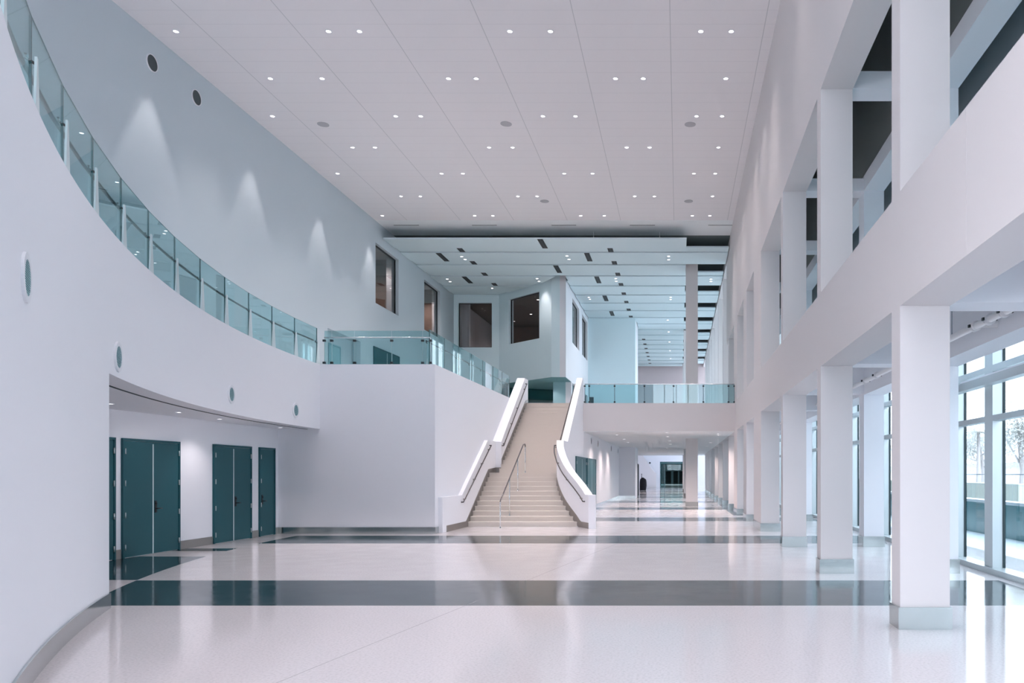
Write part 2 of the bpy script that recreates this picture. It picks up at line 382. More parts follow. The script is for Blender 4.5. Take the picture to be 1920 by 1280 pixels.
# upper level doors
door(8, 'dark teal double door on the gallery behind the glass balustrade', (LW, 35.66, 4.93), R(90), [1.58, 1.6], 2.58, hinges=0, handle=False)
door(9, 'grey door inside the wide gallery recess', (LW-.36, 31.9, 4.93), R(90), [1.0], 2.1, hinges=0, handle=False, matn='tealwall')
door(10, 'dark doorway on the upper level behind the right stair parapet', (-6.62, 47.45, ZM), R(90), [2.1], 2.3, hinges=0, handle=False)
door(11, 'dark doorway at the back corner of the upper level', (-6.62, 53.65, ZM), R(90), [1.6], 2.28, hinges=0, handle=False, matn='tealdark')
door(12, 'small dark door panel seen through the right glass balustrade', (-6.38, 55.8, ZM), 0, [.3], 2.26, hinges=0, handle=False, matn='tealdark')

# ------------------------------------------------------------------ upper windows and rooms behind
def window(n, label, loc, ang, w, z0, z1, gl='dim', depth=.18):
    e = empty('window_%d' % n, loc, ang, label, 'window', None, 'structure'); t = .05
    h0, h1 = z0-loc[2], z1-loc[2]
    MB().box(0, t, depth-.03, depth+.03, h0, h1).box(w-t, w, depth-.03, depth+.03, h0, h1).box(t, w-t, depth-.03, depth+.03, h1-t, h1).box(t, w-t, depth-.03, depth+.03, h0, h0+t).build('window_frame', M['frame'], e)
    B(t, w-t, depth-.006, depth+.006, h0+t, h1-t).build('pane', M[gl], e)
    return e
window(1, 'square window in the upper left wall nearest the hall', (LW, W1[0], W1[2]), R(90), W1[1]-W1[0], W1[2], W1[3])
window(2, 'square window in the upper left wall beside the glass balustrade', (LW, W2[0], W2[2]), R(90), W2[1]-W2[0], W2[2], W2[3])
window(3, 'square window facing the hall at the far left', (FW[0], 48.35, FW[2]), 0, FW[1]-FW[0], FW[2], FW[3])
window(4, 'large dark window in the slanted wall', SL0 + sd.normalized()*t0 + Vector((0, 0, 9.62)), sang, t1-t0, 9.62, 12.35)
window(5, 'nearer tall narrow window in the bright upper side wall', (-6.45, SW1[0], SW1[2]), R(90), SW1[1]-SW1[0], SW1[2], SW1[3])
window(6, 'farther tall narrow window in the bright upper side wall', (-6.45, SW2[0], SW2[2]), R(90), SW2[1]-SW2[0], SW2[2], SW2[3])
# rooms
struct(B(-19.3, -19.0, 34, 49, 8.8, 13.2), 'wall_room', M['brown'], 'brown timber wall of the room behind the upper left windows', 'wall')
struct(B(-19, LW-.36, 33.7, 34, 8.8, 13.2), 'wall_room_near', M['brown'], 'near side wall of the room behind the upper left windows', 'wall')
struct(B(-15.05, -14.27, 40.3, 40.5, 8.8, 13.2), 'wall_room_partition', M['room'], 'pale partition seen through the upper left windows', 'wall')
struct(B(-15.0, -14.27, 47.6, 47.8, 8.8, 13.2), 'wall_room_far', M['room'], 'pale far wall of the room behind the second upper left window', 'wall')
struct(B(-19, -15.0, 41.2, 41.4, 8.8, 13.2).box(-19, -14.95, 47.9, 48.1, 8.8, 13.2), 'wall_room_brown', M['brown'], 'brown panelled walls seen through the two upper left windows', 'wall')
struct(B(-19.3, LW-.36, 33.7, 49, 13.0, 13.2), 'ceiling_room', M['room'], 'ceiling of the room behind the upper left windows', 'ceiling')
struct(B(-19.3, LW-.36, 33.7, 49, 8.6, 8.8), 'floor_room', M['brown'], 'floor of the room behind the upper left windows', 'floor')
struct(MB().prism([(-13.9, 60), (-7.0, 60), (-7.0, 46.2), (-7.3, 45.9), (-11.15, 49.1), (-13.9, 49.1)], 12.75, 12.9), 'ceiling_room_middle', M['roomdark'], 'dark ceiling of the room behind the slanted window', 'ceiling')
struct(MB().prism([(-13.9, 59), (-7.0, 59), (-7.0, 46.2), (-7.3, 45.9), (-11.15, 49.1), (-13.9, 49.1)], 8.6, 8.8), 'floor_room_middle', M['brown'], 'floor of the room behind the slanted window', 'floor')
struct(B(-13.9, -7.0, 58.6, 58.8, 8.8, 12.75), 'wall_room_middle', M['brown'], 'brown back wall of the room behind the slanted window', 'wall')
struct(B(-14.2, -13.9, 48.7, 59.3, 4.89, ZC).box(-7.0, -6.8, 55.9, 59.3, ZM, ZC), 'wall_room_side', M['room'], 'side walls of the room behind the far upper windows', 'wall')
struct(B(-13.9, -13.44, 50.2, 50.5, 8.8, 12.75), 'wall_room_pier', M['wall'], 'white pier just inside the far left window', 'wall')

# ------------------------------------------------------------------ right wall with its columns
ROWS = [-26.1, -21.1, -16.1, -11.1, -6.15, -1.16, 3.83, 8.82, 13.76, 18.76, 23.75, 28.9, 33.5, 39.2, 44.3, 49.3, 54.3, 59.3, 64.3, 69.3, 74.3]
DEP = {23.75: 2.33, 28.9: 1.3, 33.5: 2.0}
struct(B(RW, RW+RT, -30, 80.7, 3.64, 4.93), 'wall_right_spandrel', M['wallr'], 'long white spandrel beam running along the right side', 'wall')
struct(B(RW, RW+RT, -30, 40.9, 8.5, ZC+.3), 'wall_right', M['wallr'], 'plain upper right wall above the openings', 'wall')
struct(B(RW, RW+RT, 40.9, 80.7, 12.75, ZC+.3), 'wall_right_far', M['wallr'], 'upper right wall strip beyond the high ceiling', 'wall')
struct(B(RW-.002, RW, 6.79, 6.794, 3.66, 4.92), 'trim_3', M['wallr'], 'fine vertical joint in the right spandrel', 'trim')
lownames = {8.82: 'nearest white square column on the right, tallest in view', 13.76: 'second white column from the front along the right wall', 18.76: 'third white column from the front along the right wall', 23.75: 'broad white pier where the right wall turns solid'}
k = 0
for y in ROWS:
    if y < 8: continue
    d = DEP.get(y, .35); k += 1
    lab = lownames.get(y, '%s white column from the front in the right ground row, beyond the broad pier' % ORD[k-1])
    e = empty('column', (RW, y, 0), 0, lab, 'column', 'ground level columns of the right wall', 'structure')
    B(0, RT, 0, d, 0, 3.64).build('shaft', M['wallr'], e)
    MB().box(-.022, RT+.022, -.022, d+.022, 0, .25).build('plinth', M['steel'], e)
    top = 8.5 if y < 40 else 12.75
    e = empty('upper_column', (RW, y, 4.93), 0, '%s upper level column from the front, standing on the right spandrel' % ORD[k-1], 'column', 'upper level columns of the right wall', 'structure')
    B(0, RT, 0, d, 0, top-4.93).build('shaft', M['wallr'], e)
# columns behind the camera keep the wall complete
mb = MB()
for y in ROWS[:7]: mb.box(RW, RW+RT, y, y+.35, 0, 3.64).box(RW, RW+RT, y, y+.35, 4.93, 8.5)
struct(mb, 'wall_right_near', M['wallr'], 'right wall piers nearest the entrance', 'wall')
# second row
S0, S1 = 4.43, 4.91
k = 0
for y in ROWS:
    if y < 8: continue
    k += 1
    e = empty('aisle_column', (S0, y, 0), 0, 'white column with steel plinth in the second row, beside the window wall, %s from the front' % ORD[k-1], 'column', 'second row columns by the window wall', 'structure')
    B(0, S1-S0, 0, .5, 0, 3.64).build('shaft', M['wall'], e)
    B(-.02, S1-S0+.02, -.02, .52, 0, .25).build('plinth', M['steel'], e)
mb = MB(); mu = MB()
for y in ROWS:
    if y < 41: mu.box(S0, S1, y, y+.5, 4.93, 8.52)
    mb.box(RW+RT, S0, y, y+.48, 3.68, 4.5)
struct(mu, 'wall_aisle_upper', M['wall'], 'upper level inner piers behind the right openings', 'wall')
struct(mb, 'trim_4', M['wall'], 'white cross beams under the right aisle ceiling', 'beam')
struct(B(S0, S1, -30, 80.7, 3.64, 4.5), 'trim_5', M['wall'], 'long white beam over the second row of columns', 'beam')
struct(B(RW+RT, 6.2, -30, 80.7, 4.5, 4.9), 'ceiling_aisle', M['soffit'], 'grey ceiling of the low aisle by the windows', 'ceiling')
mb = MB()
for y in ROWS[:13]: mb.box(RW+RT, S0, y, y+.48, 8.52, 8.82)
struct(mb, 'trim_6', M['wall'], 'white cross beams high behind the upper right openings', 'beam')
struct(B(S0, S1, -30, 41, 8.52, 8.88), 'trim_7', M['wall'], 'long white beam high behind the upper right openings', 'beam')
struct(B(S0+.2, S1, -30, 40.9, 8.88, ZC), 'wall_aisle_void', M['voidshade'], 'shade grey wall rising above the high aisle beam', 'wall')
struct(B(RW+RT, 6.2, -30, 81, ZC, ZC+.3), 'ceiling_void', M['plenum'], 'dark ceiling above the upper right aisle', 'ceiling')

# pipe
e = empty('pipe', (4.18, -14, 3.83), 0, 'white sprinkler pipe with bolted couplings under the aisle ceiling', 'pipe')
MB().tube([(0, 0, 0), (0, 60, 0)], .05, 14).build('pipe_run', M['pipe'], e)
MB().tube([(0, 24.9, 0), (.9, 24.9, 0)], .05, 12).build('branch', M['pipe'], e)
for y in (24.0, 24.5, 25.0, 30.5, 31.5, 35.5):
    cp = MB().cyl((0, y, 0), (0, 1, 0), .075, .09, 16).build('coupling', M['pipe'], e)
    [B(q, q+.025, y+.02, y+.07, -.02, .02).build('bolt', M['frame'], cp) for q in (-.10, .075)]
for y in (22.0, 26.0, 29.2, 33.4, 37.5):
    MB().tube([(0, y, .04), (0, y, .67)], .008, 6).build('hanger_rod', M['fence'], e)

# ------------------------------------------------------------------ window wall on the right
GX = 5.72
wn = 20
def bay(n, y0, y1, label, z0, z1, upper=False):
    e = empty('window_%d' % n, (GX, y0, z0), 0, label, 'window', None, 'structure')
    h = z1-z0; w = y1-y0
    if not upper:
        mm = M['mull']
        m1 = B(-.22, -.04, 0, .36, .1, h).build('mullion', mm, e)
        B(-.04, .0, -.02, .40, .1, h).build('gasket', M['gasket'], m1)
        B(-.22, -.04, .36, w, 2.68, 2.78).build('transom', mm, e)
        B(-.22, -.04, .36, w, 3.55, 3.66).build('head_transom', mm, e)
        B(-.28, .03, 0, w, 0, .10).build('sill', mm, e)
        B(-.012, .0, .40, w-.02, .1, 2.68).build('pane', M['clear'], e)
        B(-.012, .0, .40, w-.02, 2.78, 3.55).build('upper_pane', M['clear'], e)
        B(-.012, .0, .40, w-.02, 3.66, h).build('top_pane', M['clear'], e)
    return e
y = 13.74 - 1.86*23; n = 0
for i in range(58):
    ya = y + 1.86*i
    if ya > 78: break
    j = i-23
    if j < -2:
        continue
    n += 1
    lab = {0: 'tall glazed bay nearest in view beside the closest column, palms outside', 1: 'tall glazed bay behind the mullion next to the closest column'}.get(j, '%s glazed bay of the right window wall counted from the front edge of the picture' % (ORD[j+2] if j+2 < 20 else str(j+3)+'th'))
    bay(wn+n, ya, ya+1.86, lab, 0, 4.5)
mbm = MB()
for i in range(21): mbm.box(GX-.22, GX-.04, y+1.86*i, y+1.86*i+.36, .1, 4.5)
e = empty('window_93', (0, 0, 0), 0, 'window wall bays near the entrance behind the viewpoint', 'window', None, 'structure')
mbm.build('frame', M['mull'], e); B(GX-.012, GX, -30, y+1.86*21, .1, 4.5).build('pane', glass('entrance side glazing', (.50, .53, .545), .5), e)
# canopy header
e = empty('trim_8', (5.0, 12, 3.28), 0, 'grey steel vestibule header along the window wall', 'beam', None, 'structure')
MB().box(.24, .42, -4, 3.0, 0, .14).box(-.35, .42, 3.0, 3.16, 0, .2).build('header', M['mull'], e)
B(.25, .41, -4, 2.6, .141, .165).build('light_strip', M['trim'], e)
# entrance front behind the viewpoint
e = empty('window_95', (0, 0, 0), 0, 'glazed entrance front behind the viewpoint', 'window', None, 'structure')
mb = MB()
for i in range(7): mb.box(-3.4+1.5*i, -3.4+1.5*i+.12, -30.1, -29.9, 0, ZC)
for z in (0, 2.6, 4.9, 7.7, 10.5, 13.2): mb.box(-3.4, 5.7, -30.08, -29.92, z, z+.12)
mb.build('frame', M['mull'], e); B(-3.4, 5.7, -30.01, -30.0, 0, ZC).build('pane', glass('entrance glazing', (.95, .96, .97), .5), e)
struct(B(LW, -3.4, -30.5, -30.11, 0, ZC), 'wall_light_block', M['wall'], 'unseen wall added to block light at the left of the entrance front', 'wall')  # out of view, put in to cut light from the left
# upper facade, dark teal
mb = MB(); mp = MB(); mf = MB()
for i in range(61):
    ya = y + 1.86*i
    if ya > 78: break
    if ya > 41:
        mf.box(GX-.2, GX, ya, ya+.10, 4.93, ZC); continue
    mb.box(GX-.2, GX, ya, ya+.12, 4.93, 8.5)
    mp.box(GX-.02, GX, ya+.12, ya+1.86, 4.93, 8.5)
for z in (4.93, 5.7, 7.1, 8.35): mb.box(GX-.16, GX, -30, 41, z, z+.14)
e = empty('window_90', (0, 0, 0), 0, 'dark teal upper window wall glimpsed behind the top right opening', 'window', None, 'structure')
mb.build('frame', M['deepteal'], e); mp.build('pane', glass('upper tinted glazing', (.31, .355, .365), 1.), e)
e = empty('window_92', (0, 0, 0), 0, 'tall pale window wall lighting the upper hall beyond the high ceiling', 'window', None, 'structure')
for z in (4.93, 7.6, 10.2, 12.9): mf.box(GX-.16, GX, 41, 79, z, z+.12)
mf.build('frame', M['mull'], e); B(GX-.03, GX-.02, 41, 79, 4.95, ZC).build('pane', glass('pale tall glazing', (.58, .60, .605), .5), e)
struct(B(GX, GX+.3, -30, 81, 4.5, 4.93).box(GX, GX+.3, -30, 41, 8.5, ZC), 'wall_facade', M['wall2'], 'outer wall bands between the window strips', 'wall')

# ------------------------------------------------------------------ staircase
r_ = .163; tr = .289; Y0 = 25.97
NF1, NF2 = 11, 19
yl = 29.6
right_in = [(24.96, -2.88), (25.5, -3.12), (25.97, -3.37), (26.26, -3.54), (26.55, -3.71), (26.84, -3.87), (27.13, -4.01), (27.42, -4.13), (27.71, -4.24), (28.0, -4.33), (28.28, -4.41), (28.57, -4.46), (28.86, -4.495), (29.3, -4.5), (36, -4.5)]
def rin(y):
    for (a, x0), (c, x1) in zip(right_in, right_in[1:]):
        if a <= y <= c: return x0 + (x1-x0)*(y-a)/(c-a)
    return right_in[0][1] if y < 24.96 else -4.5
st = empty('staircase', (-5.5, Y0, 0), 0, 'broad cream terrazzo staircase with a landing, widening at the foot', 'staircase')
o_ = Vector((-5.5, Y0, 0))
def sb(mb): mb.v = [(v[0]-o_.x, v[1]-o_.y, v[2]) for v in mb.v]; return mb
for i in range(NF1):
    ya = Y0 + tr*i; yb = ya + tr if i < NF1-1 else yl
    mb = MB(); z0, z1 = r_*i, r_*(i+1)
    mb.prism([(-6.995, ya), (rin(ya)-.001, ya), (rin(yb)-.001, yb+.05), (-6.995, yb+.05)], z0, z1-.03)
    mb.prism([(-6.995, ya-.03), (rin(ya)-.001, ya-.03), (rin(yb)-.001, yb+.02), (-6.995, yb+.02)], z1-.03, z1)
    sb(mb).build('step', M['step'], st)
zl = r_*NF1; rr = (ZM - zl)/NF2
tr2 = (34.8-yl)/(NF2-1)
for i in range(NF2):
    ya = yl + tr2*i; yb = ya + tr2 if i < NF2-1 else 35.2
    z0, z1 = zl + rr*i, zl + rr*(i+1)
    mb = MB().box(-6.785, -4.501, ya, yb+.05 if i < NF2-1 else 35.199, z0, z1-.03).box(-6.785, -4.501, ya-.03, yb+.02 if i < NF2-1 else 35.199, z1-.03, z1)
    sb(mb).build('step', M['step'], st)
# fill below the flights
fill = MB().prism([(Y0+.3, 0), (yl, 0), (35.04, 0), (35.04, ZM-rr-.02), (34.8, ZM-rr-.02), (yl+.1, zl-.02), (yl-.7, zl-r_-.02)], -6.7, -4.56, 0)
sb(fill).build('carriage', M['wall'], st)
# left parapet
pl = MB().prism([(23.2, 0), (23.2, 1.06), (25.3, 1.06), (28.7, 2.98), (29.95, 2.98), (29.95, 0)], -7.129, -7.0, 0)
sb(pl).build('parapet', M['wall'], st)
pu = MB().prism([(29.95, 0), (29.95, 2.98), (34.55, 5.97), (35.25, 5.97), (35.25, 0)], -7.129, -6.79, 0)
sb(pu).build('parapet', M['wall'], st)
sk = MB()
def zn(y): return r_ + (y-Y0)*r_/tr
sk.prism([(23.6, 0), (23.6, .19), (25.75, .19), (28.75, zn(28.75)+.19-.0), (29.93, zl+.2), (29.93, zl-.1), (28.86, zl-.2), (26.0, 0)], -7.0, -6.985, 0)
def zn2(y): return zl + rr + (y-yl)*rr/tr2
sk.prism([(29.97, zn2(29.97)-.35), (29.97, zn2(29.97)+.16), (34.7, zn2(34.7)+.16), (35.2, ZM+.2), (35.2, ZM-.1)], -6.79, -6.775, 0)
sk.box(-7.0, -6.79, 29.935, 29.949, zl, zl+.2)
sb(sk).build('skirting', M['skirt'], st)
# right parapet (curved low part then straight upper part)
def ztop(y): return 1.08 if y < 25.3 else min(2.98, 1.08 + (y-25.3)*(2.98-1.08)/(28.75-25.3))
inner = []
for i in range(41):
    y_ = 24.96 + (29.5-24.96)*i/40; inner.append(Vector((rin(y_), y_, 0)))
mb = MB(); n_ = len(inner); vs = []
for i, p in enumerate(inner):
    t = (inner[min(i+1, n_-1)] - inner[max(i-1, 0)]).normalized(); nn = Vector((t.y, -t.x, 0))
    q = p + nn*.25; z = ztop(p.y)
    if i == 0: q = p + Vector((.24, 0, 0))
    if q.x < -4.25: q.x = -4.25
    vs += [(p.x, p.y, 0), (p.x, p.y, z), (q.x, q.y, z), (q.x, q.y, 0)]
fs = [(4*i+k_, 4*i+(k_+1) % 4, 4*i+4+(k_+1) % 4, 4*i+4+k_) for i in range(n_-1) for k_ in range(4)] + [(0, 1, 2, 3), tuple(4*(n_-1)+k_ for k_ in range(4))]
mb.add(vs, fs); sb(mb).build('parapet', M['wall'], st)
pr = MB().prism([(29.5, 0), (29.5, 2.98), (29.95, 2.98), (34.55, 5.97), (35.0, 5.97), (35.0, 0)], -4.5, -4.251, 0)
sb(pr).build('parapet', M['wall'], st)
sk = MB(); q = [p for p in inner if p.y < 29.3]
vs = []
for p in q:
    zz = max(.0, zn(p.y)-.12) if p.y > Y0 else 0
    zt = .19 if p.y < 25.75 else zn(p.y)+.19
    vs += [(p.x-.012, p.y, zz), (p.x-.012, p.y, min(zt, zl+.2)), (p.x, p.y, min(zt, zl+.2)), (p.x, p.y, zz)]
fs = [(4*i+k_, 4*i+(k_+1) % 4, 4*i+4+(k_+1) % 4, 4*i+4+k_) for i in range(len(q)-1) for k_ in range(4)] + [(0, 1, 2, 3)]
sk.add(vs, fs); sb(sk).build('skirting', M['skirt'], st)

# handrails
def handrail(label, pts, normal, brk, r=.021, material='rail'):
    e = empty('handrail', pts[0], 0, label, 'handrail'); o = Vector(pts[0]); nv = Vector(normal)
    P = [Vector(p)-o for p in pts]
    P = [P[0]+nv*.07] + P + [P[-1]+nv*.07]
    MB().tube(P, r, 10).build('rail', M[material], e)
    for b_ in brk:
        p = Vector(b_)-o
        MB().tube([p+Vector((0, 0, -.01)), p+Vector((0, 0, -.06)), p+Vector((0, 0, -.07))+nv*.075], .009, 6).cyl(p+Vector((0, 0, -.07))+nv*.06, nv, .03, .015, 10).build('bracket', M[material], e)
    return e
def lerp(a, c, t): return tuple(a[i]+(c[i]-a[i])*t for i in range(3))
a_, c_ = (-6.92, 25.15, .84), (-6.92, 28.9, 2.80)
handrail('steel handrail on the left parapet of the lower stair flight', [a_, c_], (-1, 0, 0), [lerp(a_, c_, t) for t in (.08, .4, .68, .95)])
a_, c_ = (-6.71, 30.0, 2.83), (-6.71, 34.6, 5.72)
handrail('steel handrail on the left parapet of the upper stair flight', [a_, c_], (-1, 0, 0), [lerp(a_, c_, t) for t in (.05, .35, .6, .93)])
pts = []
for i in range(14):
    y_ = 25.25 + (28.8-25.25)*i/13; pts.append((rin(y_)-.09, y_, .86 + (y_-25.25)*.545))
handrail('curved steel handrail on the flared right stair parapet', pts, (1, .0, 0), [pts[1], pts[5], pts[9], pts[13]])
a_, c_ = (-4.58, 29.9, 2.83), (-4.58, 34.6, 5.72)
handrail('dark handrail along the inside of the upper right stair parapet', [a_, c_], (1, 0, 0), [lerp(a_, c_, t) for t in (.05, .5, .93)])
e = empty('handrail', (-5.73, 25.12, 0), 0, 'free standing steel handrail in the middle of the lower stair flight', 'handrail')
ys = [25.12, 26.5, 27.85, 29.2]; zt = [.9, 1.55+.1, 2.42, 2.83]
zb = [0, zn(26.5)-.06, zn(27.85)-.06, zl]
zt = [.90, .90+(26.5-25.4)*.564+.0, .90+(27.85-25.4)*.564, 2.82]
pth = [(0, 0, .0), (0, 0, .84), (0, .08, .92), (0, 3.72, 2.82), (0, 4.0, 2.86), (0, 4.08, 2.78), (0, 4.08, zl)]
MB().tube(pth[1:6], .022, 10).build('rail', M['rail'], e)
for yy, z0, z1 in ((0, 0, .85), (1.38, None, None), (2.73, None, None), (4.08, zl, 2.79)):
    if z0 is None:
        ya = 25.12+yy; i = int((ya-Y0)/tr); z0 = r_*(i+1); z1 = .92 + (yy-.08)*(2.82-.92)/3.64
    p = MB().tube([(0, yy, z0), (0, yy, z1)], .02, 10).build('post', M['railpale'], e)
    MB().cyl((0, yy, z0), (0, 0, 1), .045, .012, 14).build('base_flange', M['railpale'], p)

# ------------------------------------------------------------------ glass balustrades
def balustrade(label, path, joints, z, gh=1.05, rail_h=.88, inset=(0, 0), rail_mat='rail', finside=1, fins=True, edge=True, toprail=False):
    """path: list of joint xy points; glass runs point to point; inset: side (xy sign left normal) on which posts and handrail stand"""
    e = empty('glass_balustrade', (path[0][0], path[0][1], z), 0, label, 'balustrade'); o = Vector((path[0][0], path[0][1], 0))
    P = [Vector((p[0], p[1], 0))-o for p in path]; side = inset
    rl = []
    for i in range(len(P)):
        t = (P[min(i+1, len(P)-1)] - P[max(i-1, 0)]).normalized(); nn = Vector((-t.y, t.x, 0))*side
        rl.append(P[i]+nn*(.0 if toprail else .10)+Vector((0, 0, rail_h)))
        if i < len(P)-1:
            u = (P[i+1]-P[i]); L_ = u.length; u.normalize(); w = Vector((-u.y, u.x, 0))*.006
            a0 = P[i]+u*.006; a1 = P[i+1]-u*.006
            g = MB().add([(a0-w), (a1-w), (a1+w), (a0+w)] + [v+Vector((0, 0, gh)) for v in (a0-w, a1-w, a1+w, a0+w)], [(3, 2, 1, 0), (4, 5, 6, 7), (0, 1, 5, 4), (1, 2, 6, 5), (2, 3, 7, 6), (3, 0, 4, 7)]).build('glass_panel', M['glass'], e)
            if edge: MB().add([(v+Vector((0, 0, gh+.001))) for v in (a0-w, a1-w, a1+w, a0+w)], [(0, 1, 2, 3)]).build('edge', M['glassedge'], g)
        tt = t*1.0
        # tapered fin behind each joint
        if fins:
            b0 = P[i]+nn*.03*finside; wb, wt = .12, .025; th = nn*.02*finside; hh = rail_h-.03
            pf = MB().add([b0-tt*wb, b0+tt*wb, b0+tt*wb+th, b0-tt*wb+th] + [v+Vector((0, 0, hh)) for v in (b0-tt*wt, b0+tt*wt, b0+tt*wt+th, b0-tt*wt+th)], [(3, 2, 1, 0), (4, 5, 6, 7), (0, 1, 5, 4), (1, 2, 6, 5), (2, 3, 7, 6), (3, 0, 4, 7)]).build('post', M['fin'], e)
            if edge: MB().add([P[i]-tt*.011-nn*.007, P[i]+tt*.011-nn*.007, P[i]+tt*.011+nn*.012, P[i]-tt*.011+nn*.012] + [v+Vector((0, 0, gh)) for v in (P[i]-tt*.011-nn*.007, P[i]+tt*.011-nn*.007, P[i]+tt*.011+nn*.012, P[i]-tt*.011+nn*.012)], [(3, 2, 1, 0), (4, 5, 6, 7), (0, 1, 5, 4), (1, 2, 6, 5), (2, 3, 7, 6), (3, 0, 4, 7)]).build('joint', M['glassedge'], e)
            bk = MB().tube([b0+Vector((0, 0, rail_h-.09)), b0+nn*.07+Vector((0, 0, rail_h-.05)), b0+nn*.07+Vector((0, 0, rail_h-.01))], .014, 6).build('bracket', M['rail'], pf)
        else:
            hh = rail_h
            pf = MB().tube([P[i]+nn*.02, P[i]+nn*.02+Vector((0, 0, hh))], .014, 8, .008 if fins is None else None).build('post', M['fin'] if fins is None else M['fence'], e)
            for q in (rail_h-.12, .03): B(P[i].x-.04, P[i].x+.04, P[i].y-.03, P[i].y+.03, q, q+.06).build('clamp', M['frame'], pf)
    MB().tube(rl, .022, 8).build('handrail', M[rail_mat], e)
    return e
RG = CR + .13
a1 = math.acos((CX - arc_x(22.98, RG))/RG)  # angle at the far end
pts = []; th_end = math.atan2(22.98-CY, arc_x(22.98, RG)-CX); th_end = th_end if th_end > 0 else th_end + 2*PI
s_ = 1.5/RG
for i in range(16):
    th = th_end + s_*i*1.0
    x, y_ = CX + RG*math.cos(th), CY + RG*math.sin(th)
    if y_ < YS+.1: break
    pts.append((x, y_))
balustrade('long curved teal glass balustrade on the sweeping balcony', pts[::-1], None, 4.95, 1.07, .72, 1, finside=-1)
balustrade('straight glass balustrade on the white block facing the hall', [(-10.42, 23.02), (-10.2, 23.02), (-9.53, 23.02), (-8.44, 23.02), (-7.53, 23.02), (-7.30, 23.02)], None, 4.95, 1.0, .80, 1, 'railpale', fins=None, toprail=True)
sy = [23.12, 24.6, 26.2, 27.8, 29.4, 31.0, 32.6, 34.0]
balustrade('glass balustrade running along the block above the stairs', [(-7.36, v) for v in sy], None, 4.95, 1.05, .72, 1)
balustrade('glass balustrade with steel rail on the balcony bridging the corridor', [(-4.2, 34.95), (-4.0, 34.95), (-2.87, 34.95), (-1.54, 34.95), (-.24, 34.95), (1.09, 34.95), (2.21, 34.95), (2.47, 34.95)], None, ZM, .84, .86, 1, 'railpale', fins=False, toprail=True)

# ------------------------------------------------------------------ round vents and wall speakers
def vent(label, c, nrm, r):
    e = empty('round_vent', c, 0, label, 'vent', 'round vents on the curved balcony wall'); nv = Vector(nrm)
    MB().ring((0, 0, 0), nv, r, r*.72, .022, 40).build('trim_ring', M['trim'], e)
    MB().cyl(nv*.001, nv, r*.74, .006, 32).build('backing', M['ventback'], e)
    u = Vector((0, 0, 1)); w = nv.cross(u); mb = MB(); n = 15
    for i in range(n):
        z = (i-(n-1)/2)*(r*1.4/n); hw = math.sqrt(max(0, (r*.72)**2-z*z))
        if hw < .02: continue
        a0 = -w*hw+u*z; a1 = w*hw+u*z; t = u*(r*.022); dp = nv*.022
        mb.add([a0-t+nv*.004, a1-t+nv*.004, a1+t+nv*.004, a0+t+nv*.004, a0-t*1.5+dp, a1-t*1.5+dp, a1+t*.5+dp, a0+t*.5+dp], [(3, 2, 1, 0), (4, 5, 6, 7), (0, 1, 5, 4), (1, 2, 6, 5), (2, 3, 7, 6), (3, 0, 4, 7)])
    mb.build('louvre', M['vent'], e)
def on_arc(ratio):
    y_ = 5.
    while arc_x(y_)/y_ < ratio and y_ < 22.9: y_ += .005
    return arc_x(y_), y_
for px, py, lab in ((46, 520, 'large round louvred vent on the curved wall nearest the camera'), (220, 669, 'round louvred vent just above the soffit corner'), (433, 739, 'third round vent along the curved balcony wall'), (554, 769, 'small round vent near the end of the curved balcony wall')):
    x, y_ = on_arc((px-1273)/F); z = EYE + (888-py)*y_/F
    vent(lab, (x, y_, z), Vector((CX-x, CY-y_, 0)).normalized(), .205)
def disc(name, label, cat, c, nrm, r, material, group=None, depth=.03):
    e = empty(name, c, 0, label, cat, group); nv = Vector(nrm)
    MB().ring((0, 0, 0), nv, r*1.06, r*.96, depth, 32).build('trim_ring', M['trim'] if material != 'speaker' else M['speaker'], e)
    MB().cyl(nv*.001, nv, r*.97, depth*.7, 32).build('grille', M[material], e)
for y_, lab in ((20.65, 'round dark speaker high on the upper left wall, nearer one'), (22.55, 'round dark speaker high on the upper left wall, farther one')):
    disc('wall_speaker', lab, 'speaker', (LW, y_, 12.57), (1, 0, 0), .21, 'darkgrille', 'round speakers on the upper left wall')
for k, y_ in enumerate((37.8, 41.0, 49.0, 54.3)):
    disc('corridor_wall_speaker', '%s round grey speaker from the stairs on the corridor wall' % ORD[k], 'speaker', (LHX, y_, 3.33), (1, 0, 0), .17, 'darkgrille', 'round speakers on the corridor wall')
def cp(px, py): d = F*(ZC-EYE)/(888-py); return ((px-1273)*d/F, d)
for px, py, lab in ((606, 233, 'round grey speaker in the high ceiling near the left wall'), (949, 232, 'round grey speaker in the middle of the high ceiling'), (1294, 233, 'round grey speaker in the high ceiling toward the right wall'), (1021, 377, 'round grey speaker at the far end of the high ceiling, left one'), (1291, 377, 'round grey speaker at the far end of the high ceiling, right one')):
    x, y_ = cp(px, py)
    disc('ceiling_speaker', lab, 'speaker', (x, y_, ZC), (0, 0, -1), .175, 'speaker', 'round speakers in the high ceiling', .012)

